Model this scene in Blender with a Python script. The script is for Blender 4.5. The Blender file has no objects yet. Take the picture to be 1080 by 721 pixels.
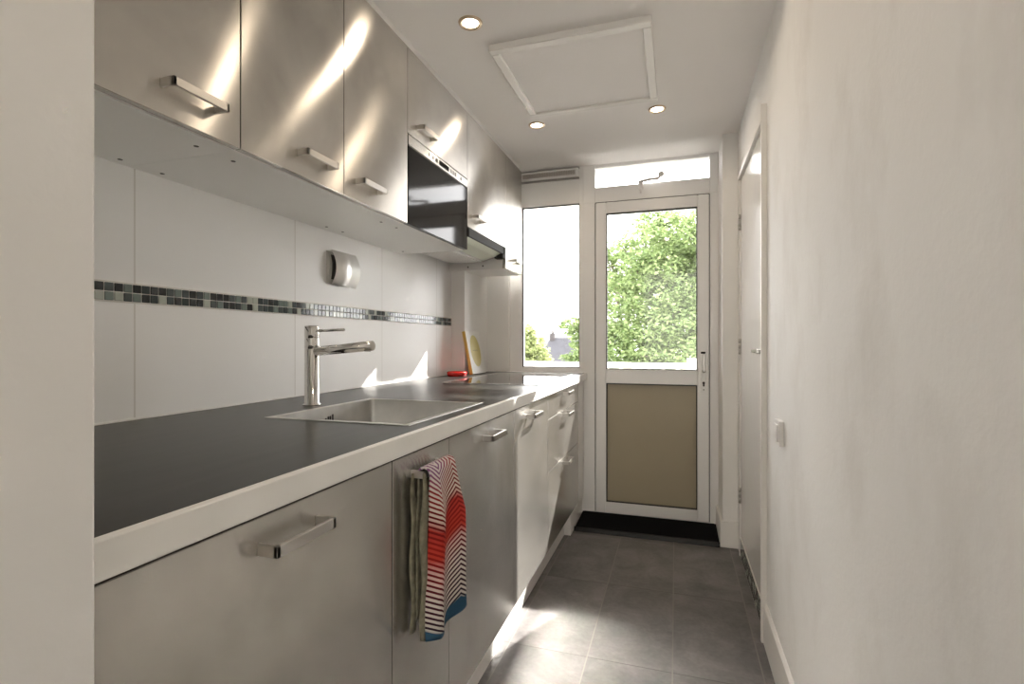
import bpy, bmesh, math, random
from mathutils import Vector, Matrix
random.seed(7)
PI = math.pi
sc = bpy.context.scene
COL = sc.collection

# ------------------------------------------------------------------ helpers
class MB:
    """collects shapes (world coordinates) for ONE mesh object"""
    def __init__(s):
        s.bm = bmesh.new(); s.mi = 0
    def _tag(s, faces, smooth=False):
        for f in faces:
            f.material_index = s.mi; f.smooth = smooth
    def box(s, x0, x1, y0, y1, z0, z1, bev=0.0, seg=1):
        t = bmesh.new()
        c = [(x, y, z) for x in (x0, x1) for y in (y0, y1) for z in (z0, z1)]
        v = [t.verts.new(p) for p in c]
        for q in ((0,1,3,2),(4,6,7,5),(0,4,5,1),(2,3,7,6),(0,2,6,4),(1,5,7,3)):
            t.faces.new([v[i] for i in q])
        if bev > 0:
            bmesh.ops.bevel(t, geom=list(t.edges), offset=bev, segments=seg, profile=.6, affect='EDGES')
        s.merge(t, smooth=False); return s
    def merge(s, t, M=None, smooth=None):
        if M is not None: t.transform(M)
        bmesh.ops.recalc_face_normals(t, faces=list(t.faces))
        mp = {}
        for v in t.verts: mp[v] = s.bm.verts.new(v.co)
        for f in t.faces:
            try: nf = s.bm.faces.new([mp[v] for v in f.verts])
            except ValueError: continue
            nf.material_index = s.mi
            nf.smooth = f.smooth if smooth is None else smooth
        t.free()
    def lathe(s, prof, n=32, M=None, smooth=True):
        """prof: [(r,z)...] round the z axis"""
        t = bmesh.new(); rings = []
        for r, z in prof:
            if r < 1e-6: rings.append([t.verts.new((0, 0, z))])
            else: rings.append([t.verts.new((r*math.cos(2*PI*k/n), r*math.sin(2*PI*k/n), z)) for k in range(n)])
        for a, b in zip(rings[:-1], rings[1:]):
            for k in range(n):
                k2 = (k+1) % n
                if len(a) == 1 and len(b) == 1: continue
                if len(a) == 1: f = t.faces.new((a[0], b[k], b[k2]))
                elif len(b) == 1: f = t.faces.new((a[k], a[k2], b[0]))
                else: f = t.faces.new((a[k], a[k2], b[k2], b[k]))
                f.smooth = smooth
        s.merge(t, M); return s
    def tube(s, pts, r, n=12, smooth=True):
        t = bmesh.new(); rings = []
        pts = [Vector(p) for p in pts]
        rs = r if isinstance(r, (list, tuple)) else [r]*len(pts)
        for i, p in enumerate(pts):
            d = (pts[min(i+1, len(pts)-1)] - pts[max(i-1, 0)]).normalized()
            u = d.cross(Vector((0, 0, 1)))
            if u.length < 1e-3: u = d.cross(Vector((1, 0, 0)))
            u.normalize(); w = d.cross(u)
            rings.append([t.verts.new(p + (u*math.cos(2*PI*k/n) + w*math.sin(2*PI*k/n))*rs[i]) for k in range(n)])
        for a, b in zip(rings[:-1], rings[1:]):
            for k in range(n):
                f = t.faces.new((a[k], a[(k+1) % n], b[(k+1) % n], b[k])); f.smooth = smooth
        for ring in (rings[0], rings[-1]):
            t.faces.new(ring)
        s.merge(t); return s
    def prism(s, poly, axis, a0, a1, bev=0):
        """poly of 2-D points extruded along axis: 'y' -> points (x,z); 'x' -> (y,z); 'z' -> (x,y)"""
        t = bmesh.new()
        def P(p, a):
            return {'y': (p[0], a, p[1]), 'x': (a, p[0], p[1]), 'z': (p[0], p[1], a)}[axis]
        A = [t.verts.new(P(p, a0)) for p in poly]; B = [t.verts.new(P(p, a1)) for p in poly]
        n = len(poly)
        for k in range(n): t.faces.new((A[k], A[(k+1) % n], B[(k+1) % n], B[k]))
        t.faces.new(A[::-1]); t.faces.new(B)
        if bev: bmesh.ops.bevel(t, geom=list(t.edges), offset=bev, segments=1, affect='EDGES')
        s.merge(t, smooth=False); return s
    def quad(s, a, b, c, d):
        f = s.bm.faces.new([s.bm.verts.new(p) for p in (a, b, c, d)]); f.material_index = s.mi; return s

def wloc(o):
    v = Vector((0, 0, 0))
    while o is not None: v += o.location; o = o.parent
    return v

def obj(name, mb, mats, parent=None, base=None, kind=None, label=None):
    me = bpy.data.meshes.new(name)
    off = wloc(parent) if parent is not None else Vector(base or (0, 0, 0))
    mb.bm.transform(Matrix.Translation(-off))
    mb.bm.to_mesh(me); mb.bm.free()
    for m in (mats if isinstance(mats, (list, tuple)) else [mats]): me.materials.append(m)
    o = bpy.data.objects.new(name, me); COL.objects.link(o)
    if parent is not None: o.parent = parent
    elif base: o.location = base
    if kind: o['kind'] = kind
    if label: o['label'] = label
    return o

def thing(name, label, cat, loc, group=None):
    o = bpy.data.objects.new(name, None); COL.objects.link(o)
    o.location = loc; o.empty_display_size = .1
    o['label'] = label; o['category'] = cat
    if group: o['group'] = group
    return o

def tag(o, label, cat, group=None):
    o['label'] = label; o['category'] = cat
    if group: o['group'] = group
    return o

# ------------------------------------------------------------------ materials
def newmat(name):
    m = bpy.data.materials.new(name); m.use_nodes = True
    nt = m.node_tree; b = nt.nodes['Principled BSDF']
    return m, nt, b
def N(nt, t, **kw):
    n = nt.nodes.new(t)
    for k, v in kw.items():
        if k in n.inputs: n.inputs[k].default_value = v
        else: setattr(n, k, v)
    return n
def simple(name, col, rough=.5, metal=0, spec=.5, bump=0, bscale=200, var=0, vscale=6, coat=0):
    m, nt, b = newmat(name)
    b.inputs['Base Color'].default_value = (*col, 1)
    b.inputs['Roughness'].default_value = rough
    b.inputs['Metallic'].default_value = metal
    b.inputs['Specular IOR Level'].default_value = spec
    b.inputs['Coat Weight'].default_value = coat
    tc = N(nt, 'ShaderNodeTexCoord')
    if var:
        n = N(nt, 'ShaderNodeTexNoise', Scale=vscale, Detail=4.0)
        nt.links.new(tc.outputs['Object'], n.inputs['Vector'])
        r = N(nt, 'ShaderNodeMapRange'); r.inputs['From Min'].default_value = .3; r.inputs['From Max'].default_value = .7
        r.inputs['To Min'].default_value = 1-var; r.inputs['To Max'].default_value = 1+var*.5
        nt.links.new(n.outputs['Fac'], r.inputs['Value'])
        mx = N(nt, 'ShaderNodeMix', data_type='RGBA', blend_type='MULTIPLY'); mx.inputs[0].default_value = 1
        mx.inputs[6].default_value = (*col, 1)
        nt.links.new(r.outputs['Result'], mx.inputs[7]); nt.links.new(mx.outputs[2], b.inputs['Base Color'])
    if bump:
        n2 = N(nt, 'ShaderNodeTexNoise', Scale=bscale, Detail=3.0)
        nt.links.new(tc.outputs['Object'], n2.inputs['Vector'])
        bp = N(nt, 'ShaderNodeBump', Strength=bump, Distance=.002)
        nt.links.new(n2.outputs['Fac'], bp.inputs['Height']); nt.links.new(bp.outputs['Normal'], b.inputs['Normal'])
    return m

def steel(name, col=(.60, .575, .535), rough=.235, aniso=1.0, wave=.10, smudge=.32):
    m, nt, b = newmat(name); L = nt.links.new
    b.inputs['Metallic'].default_value = .84
    b.inputs['Anisotropic'].default_value = aniso
    b.inputs['Anisotropic Rotation'].default_value = .25
    tg = N(nt, 'ShaderNodeTangent', direction_type='RADIAL', axis='Z'); L(tg.outputs['Tangent'], b.inputs['Tangent'])
    g = N(nt, 'ShaderNodeNewGeometry')
    mp = N(nt, 'ShaderNodeMapping'); mp.inputs['Scale'].default_value = (180, 180, 3)
    L(g.outputs['Position'], mp.inputs['Vector'])
    br = N(nt, 'ShaderNodeTexNoise', Scale=1.0, Detail=2.0); L(mp.outputs['Vector'], br.inputs['Vector'])
    sm = N(nt, 'ShaderNodeTexNoise', Scale=3.2, Detail=5.0, Roughness=.6, Distortion=.3); L(g.outputs['Position'], sm.inputs['Vector'])
    # roughness: base + brush + smudges
    r1 = N(nt, 'ShaderNodeMapRange'); r1.inputs['From Min'].default_value = .2; r1.inputs['From Max'].default_value = .8
    r1.inputs['To Min'].default_value = rough-.02; r1.inputs['To Max'].default_value = rough+.02
    L(sm.outputs['Fac'], r1.inputs['Value']); L(r1.outputs['Result'], b.inputs['Roughness'])
    r2 = N(nt, 'ShaderNodeMapRange'); r2.inputs['From Min'].default_value = .2; r2.inputs['From Max'].default_value = .8
    r2.inputs['To Min'].default_value = 1-smudge; r2.inputs['To Max'].default_value = 1+smudge*.5
    L(sm.outputs['Fac'], r2.inputs['Value'])
    r3 = N(nt, 'ShaderNodeMapRange'); r3.inputs['From Min'].default_value = .3; r3.inputs['From Max'].default_value = .7
    r3.inputs['To Min'].default_value = .994; r3.inputs['To Max'].default_value = 1.005
    L(br.outputs['Fac'], r3.inputs['Value'])
    mu = N(nt, 'ShaderNodeMath', operation='MULTIPLY'); L(r2.outputs['Result'], mu.inputs[0]); L(r3.outputs['Result'], mu.inputs[1])
    mx = N(nt, 'ShaderNodeMix', data_type='RGBA', blend_type='MULTIPLY'); mx.inputs[0].default_value = 1
    mx.inputs[6].default_value = (*col, 1); L(mu.outputs[0], mx.inputs[7]); L(mx.outputs[2], b.inputs['Base Color'])
    if wave:
        wv = N(nt, 'ShaderNodeTexNoise', Scale=2.3, Detail=0.0); L(g.outputs['Position'], wv.inputs['Vector'])
        bp = N(nt, 'ShaderNodeBump', Strength=wave, Distance=.03); L(wv.outputs['Fac'], bp.inputs['Height'])
        L(bp.outputs['Normal'], b.inputs['Normal'])
    return m

def plaster(name, col, mottle=.0, rough=.75):
    m, nt, b = newmat(name); L = nt.links.new
    b.inputs['Roughness'].default_value = rough; b.inputs['Specular IOR Level'].default_value = .3
    g = N(nt, 'ShaderNodeNewGeometry')
    fine = N(nt, 'ShaderNodeTexNoise', Scale=70.0, Detail=4.0); L(g.outputs['Position'], fine.inputs['Vector'])
    bp = N(nt, 'ShaderNodeBump', Strength=.25, Distance=.002); L(fine.outputs['Fac'], bp.inputs['Height']); L(bp.outputs['Normal'], b.inputs['Normal'])
    if mottle:
        mp = N(nt, 'ShaderNodeMapping'); mp.inputs['Scale'].default_value = (4, 4, 2.2); L(g.outputs['Position'], mp.inputs['Vector'])
        s = N(nt, 'ShaderNodeTexNoise', Scale=1.0, Detail=6.0, Roughness=.62); L(mp.outputs['Vector'], s.inputs['Vector'])
        r = N(nt, 'ShaderNodeMapRange'); r.inputs['From Min'].default_value = .5; r.inputs['From Max'].default_value = .72
        L(s.outputs['Fac'], r.inputs['Value'])
        mu = N(nt, 'ShaderNodeMath', operation='MULTIPLY'); mu.inputs[1].default_value = mottle; L(r.outputs['Result'], mu.inputs[0])
        mx = N(nt, 'ShaderNodeMix', data_type='RGBA'); mx.inputs[6].default_value = (*col, 1)
        mx.inputs[7].default_value = (col[0]*.62, col[1]*.58, col[2]*.53, 1)  # random patches, darker and browner than the base
        L(mu.outputs[0], mx.inputs[0]); L(mx.outputs[2], b.inputs['Base Color'])
    else: b.inputs['Base Color'].default_value = (*col, 1)
    return m

def gridmask(nt, coord, period, origin, width):
    """1 on the joint lines of a regular grid along one coordinate socket"""
    a = N(nt, 'ShaderNodeMath', operation='SUBTRACT'); nt.links.new(coord, a.inputs[0]); a.inputs[1].default_value = origin
    d = N(nt, 'ShaderNodeMath', operation='DIVIDE'); nt.links.new(a.outputs[0], d.inputs[0]); d.inputs[1].default_value = period
    r = N(nt, 'ShaderNodeMath', operation='ROUND'); nt.links.new(d.outputs[0], r.inputs[0])
    s = N(nt, 'ShaderNodeMath', operation='SUBTRACT'); nt.links.new(d.outputs[0], s.inputs[0]); nt.links.new(r.outputs[0], s.inputs[1])
    ab = N(nt, 'ShaderNodeMath', operation='ABSOLUTE'); nt.links.new(s.outputs[0], ab.inputs[0])
    lt = N(nt, 'ShaderNodeMath', operation='LESS_THAN'); nt.links.new(ab.outputs[0], lt.inputs[0]); lt.inputs[1].default_value = width/2/period
    fl = N(nt, 'ShaderNodeMath', operation='FLOOR'); nt.links.new(d.outputs[0], fl.inputs[0])
    return lt.outputs[0], fl.outputs[0]

def floor_mat():
    m, nt, b = newmat('slate_floor_tile'); L = nt.links.new
    g = N(nt, 'ShaderNodeNewGeometry'); sp = N(nt, 'ShaderNodeSeparateXYZ'); L(g.outputs['Position'], sp.inputs[0])
    gx, ix = gridmask(nt, sp.outputs['X'], .3035, -.012, .005)
    gy, iy = gridmask(nt, sp.outputs['Y'], .6065, 1.9, .004)
    mxm = N(nt, 'ShaderNodeMath', operation='MAXIMUM'); L(gx, mxm.inputs[0]); L(gy, mxm.inputs[1])
    cb = N(nt, 'ShaderNodeCombineXYZ'); L(ix, cb.inputs[0]); L(iy, cb.inputs[1])
    wn = N(nt, 'ShaderNodeTexWhiteNoise'); L(cb.outputs[0], wn.inputs['Vector'])
    ad = N(nt, 'ShaderNodeVectorMath', operation='ADD'); L(g.outputs['Position'], ad.inputs[0]); L(wn.outputs['Color'], ad.inputs[1])
    n1 = N(nt, 'ShaderNodeTexNoise', Scale=5.0, Detail=8.0, Roughness=.65, Distortion=.5); L(ad.outputs[0], n1.inputs['Vector'])
    n2 = N(nt, 'ShaderNodeTexNoise', Scale=60.0, Detail=4.0); L(g.outputs['Position'], n2.inputs['Vector'])
    cr = N(nt, 'ShaderNodeValToRGB'); cr.color_ramp.elements[0].position = .3; cr.color_ramp.elements[1].position = .75
    cr.color_ramp.elements[0].color = (.095, .088, .088, 1); cr.color_ramp.elements[1].color = (.245, .228, .224, 1)
    L(n1.outputs['Fac'], cr.inputs['Fac'])
    mr = N(nt, 'ShaderNodeMapRange'); mr.inputs['To Min'].default_value = .8; mr.inputs['To Max'].default_value = 1.2; L(n2.outputs['Fac'], mr.inputs['Value'])
    mm = N(nt, 'ShaderNodeMix', data_type='RGBA', blend_type='MULTIPLY'); mm.inputs[0].default_value = 1; L(cr.outputs['Color'], mm.inputs[6]); L(mr.outputs['Result'], mm.inputs[7])
    mg = N(nt, 'ShaderNodeMix', data_type='RGBA'); L(mxm.outputs[0], mg.inputs[0]); L(mm.outputs[2], mg.inputs[6]); mg.inputs[7].default_value = (.085, .078, .072, 1)
    # the joints running away are paler
    mg2 = N(nt, 'ShaderNodeMix', data_type='RGBA'); L(gx, mg2.inputs[0]); L(mg.outputs[2], mg2.inputs[6]); mg2.inputs[7].default_value = (.21, .195, .18, 1)
    L(mg2.outputs[2], b.inputs['Base Color'])
    rr = N(nt, 'ShaderNodeMapRange'); rr.inputs['To Min'].default_value = .38; rr.inputs['To Max'].default_value = .62; L(n1.outputs['Fac'], rr.inputs['Value']); L(rr.outputs['Result'], b.inputs['Roughness'])
    hs = N(nt, 'ShaderNodeMath', operation='SUBTRACT'); L(n2.outputs['Fac'], hs.inputs[0]); L(mxm.outputs[0], hs.inputs[1])
    bp = N(nt, 'ShaderNodeBump', Strength=.25, Distance=.002); L(hs.outputs[0], bp.inputs['Height']); L(bp.outputs['Normal'], b.inputs['Normal'])
    return m

def walltile_mat():
    m, nt, b = newmat('white_wall_tile'); L = nt.links.new
    g = N(nt, 'ShaderNodeNewGeometry'); sp = N(nt, 'ShaderNodeSeparateXYZ'); L(g.outputs['Position'], sp.inputs[0])
    gy, iy = gridmask(nt, sp.outputs['Y'], .6055, .997, .004)
    mg = N(nt, 'ShaderNodeMix', data_type='RGBA'); L(gy, mg.inputs[0]); mg.inputs[6].default_value = (.81, .805, .795, 1); mg.inputs[7].default_value = (.62, .60, .57, 1)
    L(mg.outputs[2], b.inputs['Base Color']); b.inputs['Roughness'].default_value = .34; b.inputs['Specular IOR Level'].default_value = .28
    n = N(nt, 'ShaderNodeTexNoise', Scale=2.0); L(g.outputs['Position'], n.inputs['Vector'])
    hs = N(nt, 'ShaderNodeMath', operation='MULTIPLY_ADD'); L(gy, hs.inputs[0]); hs.inputs[1].default_value = -.05; L(n.outputs['Fac'], hs.inputs[2])
    bp = N(nt, 'ShaderNodeBump', Strength=.12, Distance=.02); L(hs.outputs[0], bp.inputs['Height']); L(bp.outputs['Normal'], b.inputs['Normal'])
    return m

def worktop_mat():
    m, nt, b = newmat('dark_worktop'); L = nt.links.new
    g = N(nt, 'ShaderNodeNewGeometry')
    mp = N(nt, 'ShaderNodeMapping'); mp.inputs['Scale'].default_value = (30, 3, 3); L(g.outputs['Position'], mp.inputs['Vector'])
    n = N(nt, 'ShaderNodeTexNoise', Scale=1.0, Detail=5.0, Roughness=.6); L(mp.outputs['Vector'], n.inputs['Vector'])
    cr = N(nt, 'ShaderNodeValToRGB'); cr.color_ramp.elements[0].position = .3; cr.color_ramp.elements[1].position = .75
    cr.color_ramp.elements[0].color = (.014, .0135, .0125, 1); cr.color_ramp.elements[1].color = (.030, .0285, .026, 1)
    L(n.outputs['Fac'], cr.inputs['Fac']); L(cr.outputs['Color'], b.inputs['Base Color'])
    b.inputs['Roughness'].default_value = .28; b.inputs['Specular IOR Level'].default_value = .16
    return m

def glass_mat(name='window_glass', tint=(1, 1, 1)):
    m = bpy.data.materials.new(name); m.use_nodes = True; nt = m.node_tree; nt.nodes.clear(); L = nt.links.new
    o = N(nt, 'ShaderNodeOutputMaterial'); mix = N(nt, 'ShaderNodeMixShader')
    t = N(nt, 'ShaderNodeBsdfTransparent'); t.inputs[0].default_value = (*tint, 1)
    gl = N(nt, 'ShaderNodeBsdfGlossy'); gl.inputs['Roughness'].default_value = .02
    f = N(nt, 'ShaderNodeFresnel'); f.inputs['IOR'].default_value = 1.45
    L(f.outputs[0], mix.inputs[0]); L(t.outputs[0], mix.inputs[1]); L(gl.outputs[0], mix.inputs[2]); L(mix.outputs[0], o.inputs[0])
    return m

def emit(name, col, s):
    m, nt, b = newmat(name)
    b.inputs['Base Color'].default_value = (*col, 1)
    b.inputs['Emission Color'].default_value = (*col, 1); b.inputs['Emission Strength'].default_value = s
    return m

def towel_mat():
    m, nt, b = newmat('zigzag_towel'); L = nt.links.new
    tc = N(nt, 'ShaderNodeTexCoord'); sp = N(nt, 'ShaderNodeSeparateXYZ'); L(tc.outputs['UV'], sp.inputs[0])
    u, v = sp.outputs['X'], sp.outputs['Y']          # u across (m), v up (m)
    def M(op, a, bb, c=None):
        n = N(nt, 'ShaderNodeMath', operation=op)
        for i, x in enumerate((a, bb, c)):
            if x is None: continue
            if isinstance(x, (int, float)): n.inputs[i].default_value = x
            else: L(x, n.inputs[i])
        return n.outputs[0]
    zig = M('PINGPONG', M('ADD', u, .035), .075)
    s = M('ADD', v, M('MULTIPLY', zig, .75))
    st = M('FRACT', M('MULTIPLY', s, 84.0), 0)
    dark = M('GREATER_THAN', st, .56)
    sn = N(nt, 'ShaderNodeTexNoise', Scale=9.0, Detail=2.0); L(tc.outputs['UV'], sn.inputs['Vector'])
    zone = M('ADD', M('ADD', s, M('MULTIPLY', sn.outputs['Fac'], .10)), M('MULTIPLY', u, -.2))
    def ramp(stops):
        cr = N(nt, 'ShaderNodeValToRGB'); e = cr.color_ramp.elements
        e[0].position, e[0].color = stops[0][0], (*stops[0][1], 1); e[1].position, e[1].color = stops[1][0], (*stops[1][1], 1)
        for p, c in stops[2:]:
            k = e.new(p); k.color = (*c, 1)
        L(zone, cr.inputs['Fac']); return cr.outputs['Color']
    light = ramp([(.0, (.03, .08, .125)), (.125, (.03, .08, .125)), (.13, (.55, .50, .45)), (.2, (.62, .55, .5)), (.27, (.62, .4, .36)), (.30, (.50, .05, .03)), (.36, (.44, .04, .03)), (.39, (.66, .56, .48)), (.5, (.62, .55, .55))])
    darkc = ramp([(.0, (.03, .08, .14)), (.125, (.03, .08, .14)), (.13, (.03, .02, .03)), (.2, (.06, .015, .025)), (.27, (.16, .015, .02)), (.31, (.30, .02, .015)), (.38, (.12, .012, .015)), (.45, (.28, .03, .03)), (.5, (.22, .09, .2))])
    mx = N(nt, 'ShaderNodeMix', data_type='RGBA'); L(dark, mx.inputs[0]); L(light, mx.inputs[6]); L(darkc, mx.inputs[7])
    L(mx.outputs[2], b.inputs['Base Color']); b.inputs['Roughness'].default_value = .9
    b.inputs['Specular IOR Level'].default_value = .1
    wv = N(nt, 'ShaderNodeTexNoise', Scale=400.0); L(tc.outputs['UV'], wv.inputs['Vector'])
    bp = N(nt, 'ShaderNodeBump', Strength=.5, Distance=.002); L(wv.outputs['Fac'], bp.inputs['Height']); L(bp.outputs['Normal'], b.inputs['Normal'])
    return m

def leaf_mat(name, c0, c1):
    m, nt, b = newmat(name); L = nt.links.new
    g = N(nt, 'ShaderNodeNewGeometry')
    n = N(nt, 'ShaderNodeTexWhiteNoise', noise_dimensions='1D'); L(g.outputs['Random Per Island'], n.inputs['W'])
    mx = N(nt, 'ShaderNodeMix', data_type='RGBA'); mx.inputs[6].default_value = (*c0, 1); mx.inputs[7].default_value = (*c1, 1)
    L(n.outputs['Value'], mx.inputs[0]); L(mx.outputs[2], b.inputs['Base Color'])
    b.inputs['Roughness'].default_value = .55
    tr = N(nt, 'ShaderNodeBsdfTranslucent'); L(mx.outputs[2], tr.inputs[0])
    ms = N(nt, 'ShaderNodeMixShader'); ms.inputs[0].default_value = .5
    L(b.outputs[0], ms.inputs[1]); L(tr.outputs[0], ms.inputs[2]); L(ms.outputs[0], nt.nodes['Material Output'].inputs[0])
    return m

STEEL = steel('brushed_steel_front')
STEEL_H = simple('handle_steel', (.55, .53, .50), .3, 1)
STEEL_S = simple('sink_steel', (.66, .65, .63), .36, .93, var=.08, vscale=20)
CHROME = simple('chrome', (.72, .71, .69), .09, 1)
CAB = simple('white_carcass', (.80, .79, .765), .35)
DARKGAP = simple('dark_edge', (.05, .045, .04), .5)
EDGE = simple('white_worktop_edge', (.84, .83, .80), .4, var=.04, vscale=9)
PVC = simple('white_pvc', (.81, .805, .795), .28)
WHITEPAINT = simple('white_paint', (.80, .785, .76), .4)
GLOSSDOOR = simple('gloss_door_paint', (.78, .77, .75), .14, bump=.25, bscale=14)
CEIL = plaster('ceiling_paint', (.88, .86, .845))
WALL = plaster('wall_plaster', (.82, .81, .79), mottle=.0)
WALLR = plaster('mottled_wall_plaster', (.85, .845, .835), mottle=.26)
FLOOR = floor_mat(); TILE = walltile_mat(); TOP = worktop_mat(); GLASS = glass_mat()
BLACKGLASS = simple('black_glass', (.012, .012, .013), .07, spec=.22)
BLACK = simple('black_rubber', (.006, .006, .007), .85, spec=.15, bump=.6, bscale=300)
GASKET = simple('black_gasket', (.02, .02, .02), .5)
BEIGE = simple('beige_panel', (.36, .31, .215), .35, var=.04, vscale=3)
GREYP = simple('grey_plastic', (.30, .29, .275), .4)
WARM = emit('spot_lens', (1, .86, .66), 14)

# ------------------------------------------------------------------ setting
YB = 3.46          # inner face of the window frame wall
ZC = 2.366
WX = -1.38         # tiled wall
RX = .336          # right wall
mb = MB(); mb.box(-1.5, .5, -2.6, YB+.1, -.1, 0); obj('floor', mb, FLOOR, kind='structure')
mb = MB(); mb.box(-1.5, .6, -2.6, YB+.1, ZC, ZC+.12); obj('ceiling', mb, CEIL, kind='structure')
mb = MB(); mb.box(WX-.12, WX, .36, YB+.1, 0, ZC); obj('wall_left', mb, TILE, kind='structure')
mb = MB(); mb.box(-.67, -.55, -2.6, .36, 0, ZC, .004); mb.box(WX-.12, -.67, .24, .36, 0, ZC); obj('wall_near', mb, WALL, kind='structure')
mb = MB(); mb.box(WX, -1.287, 3.025, 3.46, 0, ZC, .003); obj('wall_column', mb, WALL, kind='structure')
mb = MB()
mb.box(RX, RX+.12, -2.6, 2.2, 0, ZC); mb.box(RX, RX+.12, 2.2, 3.07, 2.075, ZC); mb.box(RX, RX+.12, 3.07, YB+.1, 0, ZC)
mb.box(RX+.10, RX+.12, 2.2, 3.07, 0, 2.075)
obj('wall_right', mb, WALLR, kind='structure')
mb = MB(); mb.box(.253, RX, 3.165, YB+.02, 0, ZC, .003); obj('wall_pilaster', mb, WALL, kind='structure')
mb = MB(); mb.box(-.55, RX, -2.6, -2.5, 0, ZC); obj('wall_hall_end', mb, WALL, kind='structure')
mb = MB()   # solid wall round the window frame
mb.box(-1.5, -1.125, YB-.02, YB+.12, 0, ZC); mb.box(-1.125, -.595, YB, YB+.12, 0, .957); mb.box(.25, .5, YB, YB+.12, 0, ZC)
obj('wall_back', mb, WALL, kind='structure')
# skirting
mb = MB(); mb.prism([(RX, 0), (RX-.012, 0), (RX-.012, .148), (RX-.004, .156), (RX, .156)], 'y', -2.5, 2.198); obj('baseboard_right', mb, WHITEPAINT, kind='structure')
mb = MB(); mb.box(.240, .338, 3.153, 3.165, 0, .15, .002); mb.box(.240, .253, 3.165, YB, 0, .15, .002); obj('baseboard_pilaster', mb, WHITEPAINT, kind='structure')
mb = MB(); mb.box(-.72, -.607, 3.06, YB, 0, .125, .003); obj('baseboard_left', mb, WHITEPAINT, kind='structure')
# plinth below the units
mb = MB(); mb.box(-.668, -.648, .37, 3.06, 0, .152); obj('trim_plinth', mb, WHITEPAINT, kind='structure')
# filler above wall units + beside the drawer unit
mb = MB(); mb.box(-1.2, -1.012, .37, 3.335, 2.331, ZC); obj('trim_cabinet_filler', mb, WHITEPAINT, kind='structure')
mb = MB(); mb.box(-.625, -.60, 3.236, YB, .125, .917); obj('trim_filler_panel', mb, CAB, kind='structure')

# mosaic band
def mosaic(name, plane, y0, y1, z0, rows, cols, mats_w, inward):
    mb = MB(); mb.mi = 0
    p = .0238; g = .0022
    nx = int((y1-y0)/p)
    xa, xb = (plane, plane+.004) if inward > 0 else (plane-.004, plane)
    mb.box(xa if inward > 0 else xb-.003, xb-.001 if inward > 0 else xb, y0, y1, z0-.003, z0+rows*p+.003)
    rnd = random.Random(3)
    for i in range(nx):
        for j in range(rows):
            mb.mi = rnd.choice(mats_w)
            ya, za = y0+i*p+g/2, z0+j*p+g/2
            mb.box(xa, xb+.0015*inward if inward > 0 else xb, ya, ya+p-g, za, za+p-g, .0012)
    return obj(name, mb, cols, kind='structure')
MOS = [simple('mosaic_grout', (.62, .60, .56), .7), simple('mosaic_black', (.012, .016, .017), .1), simple('mosaic_slate', (.06, .075, .075), .1),
       simple('mosaic_green', (.16, .20, .185), .1), simple('mosaic_pale', (.42, .45, .40), .1), simple('mosaic_teal', (.035, .05, .052), .1)]
mosaic('trim_mosaic', WX, .37, 3.025, 1.277, 2, MOS, [1, 1, 2, 2, 3, 4, 5, 5], 1)

# inner door in the right wall
d2 = thing('door_2', 'white gloss painted interior door in the right wall', 'door', (RX+.035, 2.63, .1)); d2['kind'] = 'structure'
mb = MB(); mb.box(RX+.003, RX+.043, 2.218, 3.052, .105, 2.058, .002); obj('door_leaf', mb, GLOSSDOOR, d2)
h = MB(); h.lathe([(0, 0), (.025, 0), (.025, .008), (.01, .01), (.01, .03), (0, .03)], 20, Matrix.Translation((RX+.003, 2.265, 1.133)) @ Matrix.Rotation(-PI/2, 4, 'Y'))
h.box(RX-.032, RX-.018, 2.25, 2.385, 1.124, 1.142, .004); obj('lever_handle', h, CHROME, d2)
for z in (1.83, 1.15, .335):
    mb = MB()
    for k in range(3): mb.lathe([(0, 0), (.007, 0), (.007, .026), (0, .026)], 12, Matrix.Translation((RX-.004, 3.056, z-.045+k*.03)))
    obj('hinge', mb, STEEL_H, d2)
mb = MB()   # casing
mb.box(RX-.02, RX+.10, 2.196, 2.216, .0, 2.10, .002); mb.box(RX-.012, RX+.10, 2.216, 3.07, 2.06, 2.082, .002); mb.box(RX-.004, RX+.10, 3.054, 3.074, 0, 2.06, .002)
obj('trim_door_casing', mb, WHITEPAINT, kind='structure')
mb = MB(); mb.box(RX+.002, RX+.10, 2.216, 3.054, 0, .1035); obj('trim_door_step', mb, WHITEPAINT, kind='structure')
mosaic('trim_mosaic_step', RX+.002, 2.218, 3.052, .004, 4, MOS, [1, 1, 5, 2, 2, 3, 4], -1)

# ---- window wall: fixed frame, left window, vent, transom, back door
fr = MB()
B = .0025
def bar(m, x0, x1, z0, z1, y0=YB, y1=YB+.07, bev=B): m.box(x0, x1, y0, y1, z0, z1, bev)
w1 = thing('window_1', 'tall fixed window beside the back door', 'window', (-.83, YB, .96)); w1['kind'] = 'structure'
m = MB(); bar(m, -1.125, -1.033, .957, 2.30); bar(m, -.627, -.60, .957, 2.30); bar(m, -1.033, -.627, .957, .998); bar(m, -1.033, -.627, 2.118, 2.285)
m.box(-1.135, -.60, YB-.045, YB, .945, .966, .003)      # inner sill
obj('window_frame', m, PVC, w1)
m = MB()
for x0, x1, z0, z1 in ((-1.034, -1.026, .998, 2.118), (-.632, -.627, .998, 2.118), (-1.033, -.627, .998, 1.003), (-1.033, -.627, 2.112, 2.118)):
    m.box(x0, x1, YB+.008, YB+.02, z0, z1)
obj('gasket', m, GASKET, w1)
m = MB(); m.box(-1.03, -.63, YB+.012, YB+.017, 1.0, 2.115); obj('pane', m, GLASS, w1)
w2 = thing('window_2', 'narrow transom window above the back door', 'window', (-.16, YB, 2.12)); w2['kind'] = 'structure'
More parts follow.
